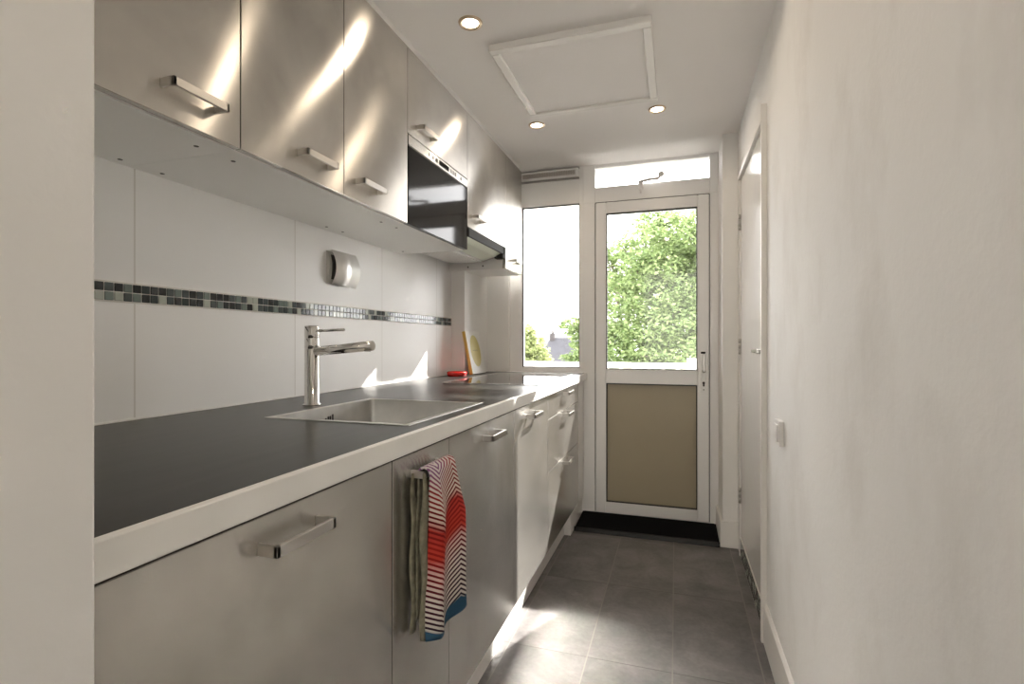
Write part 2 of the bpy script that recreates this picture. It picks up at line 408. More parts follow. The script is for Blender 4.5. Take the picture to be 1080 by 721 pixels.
m = MB(); bar(m, -.60, -.519, 2.112, ZC); bar(m, .201, .253, 2.112, ZC); bar(m, -.519, .201, 2.112, 2.213); bar(m, -.519, .201, 2.345, ZC)
obj('window_frame', m, PVC, w2)
m = MB(); m.box(-.519, .201, YB+.02, YB+.025, 2.21, 2.346); obj('pane', m, GLASS, w2)
m = MB()    # folding opener arm
m.box(-.235, -.205, YB-.012, YB, 2.175, 2.232, .003); m.tube([(-.22, YB-.02, 2.222), (-.16, YB-.035, 2.226), (-.11, YB-.035, 2.226), (-.095, YB-.035, 2.245)], .009, 10)
m.lathe([(0, 0), (.016, .002), (.019, .012), (.016, .022), (0, .024)], 16, Matrix.Translation((-.09, YB-.025, 2.252)) @ Matrix.Rotation(PI/2, 4, 'X'))
m.box(-.226, -.214, YB-.018, YB-.006, 2.150, 2.178, .002)
obj('opener_handle', m, simple('pale_opener', (.8, .77, .76), .35), w2)
# vent above the left window
v = thing('ventilation_grille', 'white slotted ventilation grille above the tall window', 'vent', (-.83, YB, 2.285))
m = MB(); m.box(-1.125, -.60, YB+.0, YB+.06, 2.284, ZC); obj('vent_backing', m, PVC, v)
m = MB(); y0_ = YB-.026
m.box(-1.05, -.63, y0_, YB, 2.344, 2.353, .002); m.box(-1.05, -.63, y0_, YB, 2.294, 2.310, .002); m.box(-1.05, -1.026, y0_, YB, 2.310, 2.344, .002); m.box(-.652, -.63, y0_, YB, 2.310, 2.344, .002)
obj('vent_frame', m, PVC, v)
m = MB(); m.box(-1.06, -.625, YB-.03, YB, 2.284, 2.2885); m.box(-1.06, -.625, YB-.022, YB, 2.354, 2.358); obj('vent_seal', m, GREYP, v)
m = MB()
for k in range(34): m.box(-1.024+k*.011, -1.018+k*.011, YB-.016, YB-.002, 2.310, 2.344)
m.box(-1.026, -.652, YB-.02, YB-.012, 2.3265, 2.3295)
obj('vent_slats', m, simple('vent_grey', (.52, .48, .45), .4), v)
# frame posts that carry the door
m = MB(); bar(m, -.60, -.520, .03, 2.112); bar(m, .203, .253, .03, 2.112); m.box(-.60, .253, YB-.01, YB+.12, 0, .0345); obj('trim_door_frame', m, PVC, kind='structure')
d1 = thing('door_1', 'white back door with tall glass pane over a beige panel', 'door', (-.16, YB, .03)); d1['kind'] = 'structure'
Y0 = YB-.012
m = MB()
for x0, x1, z0, z1 in ((-.515, -.446, .035, 2.106), (.130, .198, .035, 2.106), (-.446, .130, 2.032, 2.106), (-.446, .130, .9, .99), (-.446, .130, .035, .106)):
    m.box(x0, x1, Y0, YB+.06, z0, z1, .004)
# glazing beads
for z0, z1 in ((.99, 2.032), (.106, .9)):
    m.box(-.4535, -.4445, Y0-.004, YB, z0, z1, .002); m.box(.1285, .1375, Y0-.004, YB, z0, z1, .002)
    m.box(-.446, .13, Y0-.004, YB, z0-.008, z0+.001, .002); m.box(-.446, .13, Y0-.004, YB, z1-.001, z1+.008, .002)
obj('door_frame', m, PVC, d1)
m = MB()
for z0, z1 in ((.991, 2.031), (.107, .899)):
    m.box(-.4445, -.438, Y0+.004, YB+.012, z0, z1); m.box(.122, .1285, Y0+.004, YB+.012, z0, z1); m.box(-.4445, .1285, Y0+.004, YB+.012, z0, z0+.006); m.box(-.4445, .1285, Y0+.004, YB+.012, z1-.007, z1)
# dark reveal line between leaf and frame
m.box(-.520, -.516, YB-.002, YB+.01, .035, 2.108); m.box(.199, .2025, YB-.002, YB+.01, .035, 2.108); m.box(-.518, .201, YB-.002, YB+.01, 2.107, 2.111)
obj('gasket', m, GASKET, d1)
m = MB(); m.box(-.44, .125, YB+.012, YB+.017, .994, 2.028); obj('pane', m, GLASS, d1)
m = MB(); m.box(-.44, .125, YB+.008, YB+.03, .110, .896); obj('lower_panel', m, BEIGE, d1, label='beige infill panel')
hd = MB(); hd.box(.150, .182, Y0-.009, Y0, .858, 1.045, .003); hp = obj('handle_plate', hd, PVC, d1)
hd = MB(); hd.lathe([(0, 0), (.011, 0), (.011, .03), (0, .03)], 16, Matrix.Translation((.166, Y0-.009, .99)) @ Matrix.Rotation(PI/2, 4, 'X'))
hd.box(.159, .173, Y0-.05, Y0-.036, .985, 1.10, .003); obj('lever', hd, STEEL_H, hp)
hd = MB(); hd.box(.147, .175, Y0-.052, Y0-.034, 1.10, 1.112, .003); obj('lever_tip', hd, BLACK, hp)
hd = MB(); hd.box(.161, .171, Y0-.012, Y0-.008, .893, .912, .001); hd.lathe([(0, 0), (.008, 0), (.008, .004), (0, .004)], 16, Matrix.Translation((.166, Y0-.009, .915)) @ Matrix.Rotation(PI/2, 4, 'X'))
hd.box(.163, .169, Y0-.011, Y0-.008, .869, .875); obj('keyhole', hd, DARKGAP, hp)

# door mat
mt = thing('door_mat', 'black ribbed rubber mat at the foot of the back door', 'mat', (-.18, 3.29, 0))
m = MB(); m.prism([(3.165, .0), (YB-.016, .0), (YB-.016, .034), (3.165, .022)], 'x', -.600, .238, .002)
for k in range(26): m.box(-.59, .228, 3.178+k*.0102, 3.1825+k*.0102, .0215+k*.00046, .0255+k*.00046)
obj('mat_top', m, BLACK, mt)
m = MB(); m.prism([(3.145, 0), (3.166, 0), (3.166, .0235), (3.160, .026), (3.152, .022), (3.145, .004)], 'x', -.604, .240, .001); obj('mat_lip', m, simple('worn_rubber', (.01, .01, .01), .4, spec=.3), mt)

# ------------------------------------------------------------------ handles
def bow_handle(parent, xf, yc, zc, L=.136, h=.018, name='handle'):
    """flat strap bent to a U: two legs and a bar, projecting to +X from a front at xf"""
    m = MB(); P = .037; t = .007
    m.box(xf, xf+P, yc-L/2, yc-L/2+t, zc-h/2, zc+h/2, .0008); m.box(xf, xf+P, yc+L/2-t, yc+L/2, zc-h/2, zc+h/2, .0008)
    m.box(xf+P-t, xf+P, yc-L/2, yc+L/2, zc-h/2, zc+h/2, .0008)
    return obj(name, m, STEEL_H, parent)

# ------------------------------------------------------------------ base units
DX = -.592         # face of the lower doors
def base_unit(y0, y1, label, hy=None, hz=.862, top=.917):
    t = thing('base_cabinet', label, 'cabinet', (-.9, (y0+y1)/2, .152), 'steel base cabinets under the worktop')
    m = MB()
    m.box(-1.16, -.613, y0+.001, y0+.017, .152, top); m.box(-1.16, -.613, y1-.017, y1-.001, .152, top)
    m.box(-1.16, -.613, y0+.017, y1-.017, .152, .168); m.box(-1.165, -1.155, y0+.001, y1-.001, .152, top)
    obj('carcass', m, CAB, t)
    m = MB(); m.box(DX-.02, DX, y0+.0018, y1-.0018, .155, .909, .0012)
    d = obj('door', m, STEEL, t)
    if hy: bow_handle(d, DX, hy, hz)
    return t
base_unit(.37, .989, 'wide steel-fronted base cabinet nearest the camera, left of the towel', .676)
base_unit(.989, 1.285, 'narrow steel-fronted base cabinet with the striped towel over its handle', 1.137, top=.775)
base_unit(1.285, 1.87, 'steel-fronted base cabinet just right of the towel, below the sink end', 1.607, top=.775)
base_unit(1.87, 2.42, 'sunlit steel-fronted base cabinet between the drawer unit and the towel side', 2.12)
t = thing('drawer_unit', 'steel three-drawer unit at the window end of the worktop', 'drawer unit', (-.9, 2.825, .152))
m = MB(); y0, y1 = 2.42, 3.235
m.box(-1.16, -.613, y0+.001, y0+.017, .152, .917); m.box(-1.16, -.613, y1-.017, y1-.001, .152, .917); m.box(-1.16, -.613, y0+.017, y1-.017, .152, .168); m.box(-1.165, -1.155, y0, y1, .152, .917)
obj('carcass', m, CAB, t)
for z0, z1, hz in ((.797, .909, .889), (.537, .794, .772), (.155, .534, .508)):
    m = MB(); m.box(DX-.02, DX, y0+.0018, y1-.0018, z0, z1, .0012); d = obj('drawer_front', m, STEEL, t)
    bow_handle(d, DX, 2.832, hz)

# worktop with sink and hob cut-outs (built from slabs round the openings)
ZT = .963
SX0, SX1, SY0, SY1 = -1.06, -.645, 1.145, 1.622
wt = thing('worktop', 'long dark worktop with a white front edge', 'worktop', (-.98, 1.9, ZT-.043))
m = MB()
m.box(WX+.001, -.588, .362, SY0-.006, ZT-.043, ZT); m.box(WX+.001, -.588, SY1+.006, YB-.02, ZT-.043, ZT)
m.box(WX+.001, SX0-.006, SY0-.006, SY1+.006, ZT-.043, ZT); m.box(SX1+.006, -.588, SY0-.006, SY1+.006, ZT-.043, ZT)
bmesh.ops.delete(m.bm, geom=[f for f in m.bm.faces if all(v.co.x < -1.3 for v in f.verts) and all(v.co.y > 3.02 for v in f.verts)], context='FACES')
obj('worktop_slab', m, TOP, wt)
m = MB(); m.box(-.588, -.572, .362, YB-.014, ZT-.0435, ZT+.0003, .0015); obj('front_edge', m, EDGE, wt, label='white front edge')
m = MB(); m.box(WX+.0005, WX+.006, .362, 3.02, ZT, ZT+.006, .001); obj('sealant_bead', m, EDGE, wt)

# sink
sk = thing('sink', 'square stainless steel sink let into the worktop', 'sink', (-.85, 1.38, ZT))
m = MB(); fl = .016
for b in ((SX0-fl, SX1+fl, SY0-fl, SY0+.004), (SX0-fl, SX1+fl, SY1-.004, SY1+fl), (SX0-fl, SX0+.004, SY0, SY1), (SX1-.004, SX1+fl, SY0, SY1)):
    m.box(*b, ZT, ZT+.0018, .0006)
obj('rim', m, STEEL_S, sk)
m = MB(); t_ = bmesh.new()
# basin: rounded rectangular shell
def rrect(x0, x1, y0, y1, r, n=5):
    pts = []
    for cx, cy, a in ((x1-r, y1-r, 0), (x0+r, y1-r, PI/2), (x0+r, y0+r, PI), (x1-r, y0+r, 3*PI/2)):
        for k in range(n+1): pts.append((cx+r*math.cos(a+k*PI/2/n), cy+r*math.sin(a+k*PI/2/n)))
    return pts
rings = []
for ins, z in ((0, ZT+.001), (.001, ZT-.15), (.006, ZT-.172), (.025, ZT-.18)):
    rings.append([t_.verts.new((x, y, z)) for x, y in rrect(SX0+ins, SX1-ins, SY0+ins, SY1-ins, .016)])
for a, b in zip(rings[:-1], rings[1:]):
    for k in range(len(a)):
        f = t_.faces.new((a[k], a[(k+1) % len(a)], b[(k+1) % len(a)], b[k])); f.smooth = True
t_.faces.new(rings[-1])
m.merge(t_); obj('basin', m, STEEL_S, sk)
m = MB()
for k, (dy, hh) in enumerate(((0, .018), (.012, .024), (.022, .024), (.034, .03))): m.box(SX0+.0005, SX0+.003, 1.364+dy, 1.371+dy, ZT-.046, ZT-.046+hh*.7, .001)
obj('overflow_slots', m, DARKGAP, sk)
m = MB(); m.lathe([(0, .004), (.018, .004), (.03, .003), (.043, .001), (.045, 0)], 28, Matrix.Translation((-.85, 1.38, ZT-.18))); obj('drain', m, CHROME, sk)

# tap
tp = thing('kitchen_tap', 'chrome single-lever tap behind the sink', 'tap', (-1.147, 1.411, ZT))
T = Matrix.Translation((-1.147, 1.411, ZT))
m = MB(); m.lathe([(0, 0), (.029, 0), (.029, .004), (.0235, .007), (.0235, .182), (.0225, .184), (.0225, .187), (.0235, .189), (.0235, .217), (.0225, .219), (.0225, .222), (.0235, .224), (.0235, .258), (.021, .262), (0, .262)], 36, T); obj('tap_body', m, CHROME, tp)
m = MB(); d = (Vector((-.912, 1.405, ZT+.197)) - Vector((-1.147, 1.411, ZT+.176)))
p0 = Vector((-1.147, 1.411, ZT+.176)); p1 = p0 + d
m.tube([p0, p1], .0155, 20)
sp = obj('spout', m, CHROME, tp)
m = MB(); e = p0 + d*.92 - Vector((0, 0, .017)); m.lathe([(0, 0), (.010, 0), (.010, .006), (0, .006)], 16, Matrix.Translation(e)); obj('aerator', m, GREYP, sp)
m = MB(); m.tube([(-1.147, 1.411, ZT+.245), (-1.02, 1.408, ZT+.248)], .0045, 10); obj('lever', m, CHROME, tp)

# hob
hb = thing('induction_hob', 'black glass hob with steel trim on the worktop by the window', 'hob', (-.88, 2.8, ZT))
m = MB(); m.box(-1.135, -.64, 2.39, 3.25, ZT, ZT+.0035, .001); obj('glass_plate', m, BLACKGLASS, hb)
m = MB(); m.box(-1.138, -1.135, 2.386, 3.254, ZT, ZT+.0036); m.box(-.64, -.632, 2.382, 3.258, ZT, ZT+.0042, .001); m.box(-1.135, -.64, 2.382, 2.39, ZT, ZT+.0042, .001); m.box(-1.135, -.64, 3.25, 3.258, ZT, ZT+.0042, .001); obj('steel_trim', m, STEEL_S, hb)

# red dish and book
m = MB(); m.lathe([(0, .006), (.049, .006), (.053, .012), (.055, .026), (.059, .028), (.062, .024), (.060, .008), (.055, 0), (0, 0)], 40, Matrix.Translation((-1.285, 2.90, ZT)))
tag(obj('dish', m, simple('red_plastic', (.62, .025, .02), .2), base=(-1.285, 2.90, ZT)), 'small round red dish on the worktop beside the leaning book', 'dish')
bk = thing('book', 'white book with yellow oval on its cover, leaning on the corner column', 'book', (-1.24, 3.14, ZT))
# local frame: u along Y, w up the cover, n out of the cover
ang = math.atan2(.055, .272)
def bookM():
    R = Matrix(((math.cos(ang), 0, -math.sin(ang)), (0, 1, 0), (math.sin(ang), 0, math.cos(ang)))).to_4x4()
    return Matrix.Translation((-1.232, 3.025, ZT+.0045)) @ R
def bookbox(mb, x0, x1, y0, y1, z0, z1, bev=0):
    t = MB(); t.box(x0, x1, y0, y1, z0, z1, bev); t.bm.transform(bookM())
    mp = {v: mb.bm.verts.new(v.co) for v in t.bm.verts}
    for f in t.bm.faces: mb.bm.faces.new([mp[v] for v in f.verts])
    t.bm.free()
m = MB(); bookbox(m, .0, .0025, 0, .235, 0, .28, .0006); bookbox(m, -.0185, -.016, 0, .235, 0, .28, .0006); obj('cover', m, simple('book_cover', (.82, .81, .77), .35), bk)
m = MB(); bookbox(m, -.0185, .0028, -.0025, 0, 0, .28, .0006); obj('spine', m, simple('book_spine_yellow', (.72, .50, .11), .4), bk, label='yellow spine')
m = MB(); bookbox(m, -.016, 0, .001, .231, .003, .277); obj('pages', m, simple('paper', (.78, .74, .62), .8), bk)
m = MB(); t_ = bmesh.new(); f = t_.faces.new([t_.verts.new((.0028, .118+.082*math.cos(2*PI*k/48), .15+.105*math.sin(2*PI*k/48))) for k in range(48)])
m.merge(t_, bookM()); obj('cover_oval', m, simple('cover_yellow', (.70, .60, .22), .4), bk, label='yellow oval on the cover')
m = MB()
for k in range(9): bookbox(m, .0028, .0031, .075+k*.0098, .081+k*.0098, .15, .156)
obj('cover_lettering', m, simple('cover_ink', (.5, .43, .2), .5), bk)

# wall dispenser: curved steel sheet in front of a backplate
ds = thing('roll_dispenser', 'curved stainless steel dispenser on the tiled wall', 'dispenser', (WX, 1.84, 1.475))
m = MB()
def arc(bulge, z0, z1, n=14): return [(WX+bulge*math.sin(PI*k/n)**.8, z0+(z1-z0)*k/n) for k in range(n+1)]
m.prism(arc(.016, 1.408, 1.560)[1:-1] + [(WX, 1.552), (WX, 1.416)], 'y', 1.785, 1.94); obj('backplate', m, simple('dispenser_grey', (.52, .51, .48), .4), ds)
m = MB()
o = [(x+.014, z) for x, z in arc(.026, 1.410, 1.558)]; i = [(x-.002, z) for x, z in o]
m.prism(o + i[::-1], 'y', 1.80, 1.968)
for f in m.bm.faces: f.smooth = len(f.verts) == 4
obj('steel_sheet', m, simple('polished_sheet', (.80, .79, .77), .38, .9), ds)
m = MB(); m.prism([(x+.003, z) for x, z in arc(.020, 1.425, 1.545)], 'y', 1.803, 1.95); obj('gap_shade', m, DARKGAP, ds)  # near-black solid painted as the shade in the gap behind the sheet

# ------------------------------------------------------------------ wall units
UX = -1.0; ZU = 1.634; ZUT = 2.331
def wall_unit(y0, y1, z0, z1, label, hy, hz, holes=(), strip=False, side_holes=()):
    t = thing('wall_cabinet', label, 'cabinet', (-1.2, (y0+y1)/2, z0), 'steel wall cabinets')
    m = MB()
    m.box(WX+.002, UX-.022, y0+.0005, y0+.017, z0, z1); m.box(WX+.002, UX-.022, y1-.017, y1-.0005, z0, z1)
    m.box(WX+.002, UX-.022, y0+.017, y1-.017, z0, z0+.016); m.box(WX+.002, UX-.022, y0+.017, y1-.017, z1-.016, z1); m.box(WX+.002, WX+.008, y0+.017, y1-.017, z0+.016, z1-.016)
    obj('carcass', m, CAB, t)
    m = MB(); m.box(UX-.02, UX, y0+.0018, y1-.0018, z0+.002, z1-.002, .0012); d = obj('door', m, STEEL, t)
    bow_handle(d, UX, hy, hz)
    for hx, hy_ in holes:
        m = MB(); m.lathe([(0, 0), (.0055, 0), (.0055, .0012), (0, .0012)], 14, Matrix.Translation((hx, hy_, z0-.001))); obj('screw_hole', m, DARKGAP, t)
    for hx, hz_ in side_holes:
        m = MB(); m.lathe([(0, 0), (.005, 0), (.005, .0012), (0, .0012)], 14, Matrix.Translation((hx, y0+.001, hz_)) @ Matrix.Rotation(PI/2, 4, 'X')); obj('screw_hole', m, DARKGAP, t)
    return t
wall_unit(.377, .977, ZU, ZUT, 'steel wall cabinet nearest the camera, cut by the wall edge', .842, 1.700, ((-1.342, .933), (-1.08, .925)))
wall_unit(.977, 1.381, ZU, ZUT, 'second steel wall cabinet, above the tap', 1.238, 1.698, ((-1.345, 1.047), (-1.08, 1.031)))
wall_unit(1.381, 1.784, ZU, ZUT, 'third steel wall cabinet, just left of the microwave', 1.507, 1.698, ((-1.082, 1.725), (-1.335, 1.729)))
wall_unit(1.784, 2.386, 1.990, ZUT, 'short steel wall cabinet above the microwave', 1.923, 2.040)
wall_unit(2.386, 2.992, 1.752, ZUT, 'steel wall cabinet over the cooker hood', 2.512, 1.818)
wall_unit(2.992, 3.335, 1.626, ZUT, 'last narrow steel wall cabinet against the tall window', 3.17, 1.692, side_holes=((-1.25, 1.645), (-1.15, 1.648)))

# microwave in its housing
mw = thing('microwave', 'built-in microwave with black glass front between the wall cabinets', 'microwave', (-1.2, 2.085, ZU))
m = MB(); m.box(WX+.002, UX-.022, 1.7845, 2.3855, ZU, ZU+.016); m.box(WX+.002, UX-.022, 1.786, 1.80, ZU+.016, 1.988); m.box(WX+.002, UX-.022, 2.37, 2.384, ZU+.016, 1.988); m.box(WX+.002, UX-.03, 1.80, 2.37, 1.974, 1.988); hs = obj('housing', m, CAB, mw)
for hx, hy in ((-1.077, 1.829), (-1.333, 1.831), (-1.326, 2.316)):
    m = MB(); m.lathe([(0, 0), (.0055, 0), (.0055, .0012), (0, .0012)], 14, Matrix.Translation((hx, hy, ZU-.001))); obj('screw_hole', m, DARKGAP, hs)
m = MB(); m.box(-1.30, UX-.022, 1.80, 2.37, ZU+.016, 1.974); obj('oven_body', m, DARKGAP, mw)
m = MB(); m.box(UX-.021, UX+.002, 1.788, 2.382, 1.948, 1.986, .001); cp = obj('control_strip', m, STEEL, mw)
m = MB(); m.box(UX+.002, UX+.0028, 2.06, 2.16, 1.956, 1.978); obj('display', m, BLACKGLASS, cp)
for k, y in enumerate((1.965, 2.0, 2.035, 2.185, 2.21, 2.235, 2.30)):
    m = MB(); w = .006 if y not in (2.035,) else .010
    m.box(UX+.002, UX+.0035, y-w, y+w, 1.958, 1.976, .0008); obj('button', m, GREYP if k != 2 else DARKGAP, cp)
m = MB(); m.box(UX-.021, UX+.001, 1.788, 2.382, ZU+.002, 1.941, .001); dd = obj('glass_door', m, BLACKGLASS, mw)
m = MB(); m.box(UX-.0, UX+.0016, 1.788, 2.382, 1.9415, 1.9475); obj('door_seam', m, DARKGAP, mw)

# cooker hood
hdz = thing('cooker_hood', 'slim pull-out cooker hood below the wall cabinet by the window', 'cooker hood', (-1.2, 2.69, 1.655))
m = MB(); m.prism([(WX+.03, 1.751), (WX+.03, 1.668), (-1.12, 1.668), (-1.035, 1.690), (-1.035, 1.751)], 'y', 2.392, 2.94, .001); obj('hood_body', m, simple('hood_grey', (.33, .32, .30), .35, .6), hdz)
m = MB(); m.box(-1.034, -.992, 2.39, 2.955, 1.704, 1.748, .002); m.box(-1.05, -.992, 2.92, 2.972, 1.678, 1.748, .004); obj('visor', m, simple('hood_dark', (.03, .03, .03), .6, spec=.15), hdz)
m = MB(); m.prism([(-1.112, 1.6655), (-1.035, 1.6865), (-1.002, 1.704), (-1.034, 1.704), (-1.11, 1.67)], 'y', 2.40, 2.90); obj('light_lens', m, simple('hood_lens', (.62, .66, .55), .15), hdz)
m = MB(); m.box(WX+.05, -1.13, 2.42, 2.92, 1.660, 1.668, .001)
for k in range(10): m.box(WX+.06+k*.018, WX+.068+k*.018, 2.43, 2.91, 1.657, 1.660)
obj('filter', m, simple('filter_metal', (.45, .44, .42), .35, .9), hdz)

# ------------------------------------------------------------------ towel
def make_towel():
    bm = bmesh.new(); uv = bm.loops.layers.uv.new('UVMap')
    ny = 64; Yn, Yf = 1.072, 1.208
    zbar = .862; zt = zbar+.0115
    def prof(s):
        """arc-length path over the bar: s<0 back layer, s>0 front layer"""
        r = .0165; xc = DX+.0335
        if abs(s) < r*PI/2:
            a = s/r; return xc+r*math.sin(a), zbar+r*math.cos(a), 0
        d = abs(s)-r*PI/2
        return (xc+r if s > 0 else xc-r*.8), zbar-d, d
    ns = 72; S0, S1 = -.36, .405
    grid = []
    for j in range(ns+1):
        row = []
        for i in range(ny+1):
            u = i/ny
            s = S0+(S1-S0)*j/ns
            if s > 0: s *= 1-.05*u*u+.0*u
            else: s *= 1-.06*math.sin(u*5)
            x, z, d = prof(s)
            k = min(1, d/.12)
            y = Yn+(Yf-Yn)*u
            if s > 0:
                x += k*(.010*math.sin(u*2*PI*1.25+.4)+.009+.008*d*5*u); y += k*(.010*(u-.5)) + .008*math.sin(d*14)*k
                if u < .14: x -= (.14-u)/.14*.02*k        # near edge rolls inward
            else:
                x += k*(.003*math.sin(u*2*PI*2.2)); x = max(x, DX+.004); y -= k*.012
            row.append((bm.verts.new((x, y, z)), u*(Yf-Yn), z))
        grid.append(row)
    for j in range(ns):
        for i in range(ny):
            q = (grid[j][i], grid[j][i+1], grid[j+1][i+1], grid[j+1][i])
            f = bm.faces.new([a[0] for a in q]); f.smooth = True
            f.material_index = 1 if S0+(S1-S0)*(j+.5)/ns < -.02 else 0
            for l, a in zip(f.loops, q): l[uv].uv = (a[1], a[2]-.45)
    me = bpy.data.meshes.new('towel'); bmesh.ops.recalc_face_normals(bm, faces=list(bm.faces))
    base = Vector((DX+.03, 1.14, .47)); bm.transform(Matrix.Translation(-base)); bm.to_mesh(me); bm.free()
    o = bpy.data.objects.new('towel', me); COL.objects.link(o); o.location = base
    md = o.modifiers.new('thick', 'SOLIDIFY'); md.thickness = .005; md.offset = 0
    return o
tw = make_towel()
tw.data.materials.append(towel_mat())
olive = simple('towel_reverse', (.20, .185, .13), .95, var=.35, vscale=60)
tw.data.materials.append(olive)
tag(tw, 'red, white and black zigzag towel hung over a base cabinet handle', 'towel')
def make_fold():
    """the folded-in layers seen at the near edge of the towel"""
    m = MB()
    for (xa, xb, ya, yb, z0) in ((DX+.006, DX+.017, 1.050, 1.074, .50), (DX+.030, DX+.045, 1.052, 1.082, .487)):
        t = bmesh.new(); rings = []
        for k in range(15):
            z = .866-(.866-z0)*k/14; w = .4+.6*min(1, k/3)
            wob = .003*math.sin(k*.9+xa*90)
            cx, cy = (xa+xb)/2+wob*.5, (ya+yb)/2+wob
            rings.append([t.verts.new((cx+(xb-xa)/2*w*math.cos(2*PI*q/14), cy+(yb-ya)/2*w*math.sin(2*PI*q/14), z)) for q in range(14)])
        for a, b in zip(rings[:-1], rings[1:]):
            for q in range(14):
                f = t.faces.new((a[q], a[(q+1) % 14], b[(q+1) % 14], b[q])); f.smooth = True
        t.faces.new(rings[0]); t.faces.new(rings[-1]); m.merge(t)
    return m
obj('towel_fold', make_fold(), olive, tw, label='olive grey folded edge of the towel')

# ------------------------------------------------------------------ wall switch
sw = thing('wall_switch', 'white light switch on the right wall', 'switch', (RX, 1.9, .87))
m = MB(); m.box(RX-.015, RX, 1.862, 1.940, .828, .912, .004, 2); obj('switch_box', m, WHITEPAINT, sw)
m = MB(); m.box(RX-.020, RX-.0145, 1.874, 1.928, .842, .898, .003, 2); obj('rocker', m, PVC, sw)

# ------------------------------------------------------------------ ceiling: hatch and spots
ht = thing('ceiling_hatch', 'white framed access hatch in the ceiling', 'hatch', (-.4, 2.24, ZC-.03))
HX0, HX1, HY0, HY1 = -.718, -.085, 1.930, 2.575
m = MB(); w = .035
for b in ((HX0, HX1, HY0, HY0+w), (HX0, HX1, HY1-w, HY1), (HX0, HX0+w, HY0+w, HY1-w), (HX1-w, HX1, HY0+w, HY1-w)):
    m.box(*b, ZC-.028, ZC, .003)
obj('hatch_frame', m, WHITEPAINT, ht)
m = MB(); m.box(HX0+w, HX1-w, HY0+w, HY1-w, ZC-.018, ZC); obj('hatch_panel', m, CEIL, ht)

def add_spot(x, y, power):
    l = bpy.data.lights.new('spot_lamp', 'SPOT'); l.energy = power; l.color = (1, .82, .62); l.spot_size = 3.0; l.spot_blend = .4; l.shadow_soft_size = .025
    o = bpy.data.objects.new('spot_lamp', l); COL.objects.link(o); o.location = (x, y, ZC-.012)
s0 = thing('ceiling_spotlight', 'round recessed ceiling spotlight nearest the camera, above the steel cabinets', 'ceiling light', (-.733, 1.777, ZC), 'recessed ceiling spotlights')
m = MB(); m.lathe([(.030, 0), (.030, -.004), (.036, -.007), (.043, -.006), (.045, 0)], 36, Matrix.Translation((-.733, 1.777, ZC))); obj('bezel', m, simple('satin_brass', (.62, .50, .38), .3, 1), s0)
m = MB(); m.lathe([(0, -.003), (.024, -.003), (.030, -.001), (.030, 0), (0, 0)], 32, Matrix.Translation((-.733, 1.777, ZC))); obj('lens', m, WARM, s0)
for (x, y), lb in zip(((-.73, 2.725), (-.092, 2.725), (-.092, 1.777), (-.1, .83), (-.1, -.5)), ('recessed ceiling spotlight past the left corner of the hatch', 'recessed ceiling spotlight past the right corner of the hatch',
        'recessed ceiling spotlight on the camera side of the hatch, right of the nearest one', 'recessed ceiling spotlight straight above the near wall edge', 'recessed ceiling spotlight in the hall behind the camera')):
    c = s0.copy(); COL.objects.link(c); c.location = (x, y, ZC); c['label'] = lb
    for ch in list(s0.children):
        q = ch.copy(); COL.objects.link(q); q.parent = c
SPOT = 1.35
for x, y in ((-.733, 1.777), (-.73, 2.725), (-.092, 2.725), (-.092, 1.777), (-.1, .83), (-.1, -.5)): add_spot(x, y, SPOT)

# ------------------------------------------------------------------ outside
m = MB(); m.box(-60, 60, 5.2, 140, -6.3, -6.0); obj('ground', m, simple('paved_ground', (.12, .11, .10), .9, var=.3, vscale=.4), kind='structure')
m = MB(); m.box(-4, 4, YB+.12, 4.75, -.25, -.06); obj('balcony_floor', m, simple('concrete', (.4, .39, .37), .8, var=.1), kind='structure')
rl = thing('balcony_railing', 'white balcony railing outside the back door', 'railing', (0, 4.62, -.06))
m = MB(); m.box(-4, 4, 4.59, 4.65, .945, .992, .004); obj('top_rail', m, WHITEPAINT, rl)
m = MB(); m.box(-4, 4, 4.605, 4.635, .02, .06, .002)
for k in range(66): m.box(-3.96+k*.12, -3.93+k*.12, 4.612, 4.628, .05, .95)
obj('balusters', m, WHITEPAINT, rl)
for x in (-3.2, -1.9, .13, 1.6):
    m = MB(); m.box(x-.04, x+.04, 4.58, 4.66, -.06, 1.035, .004); obj('post', m, WHITEPAINT, rl)

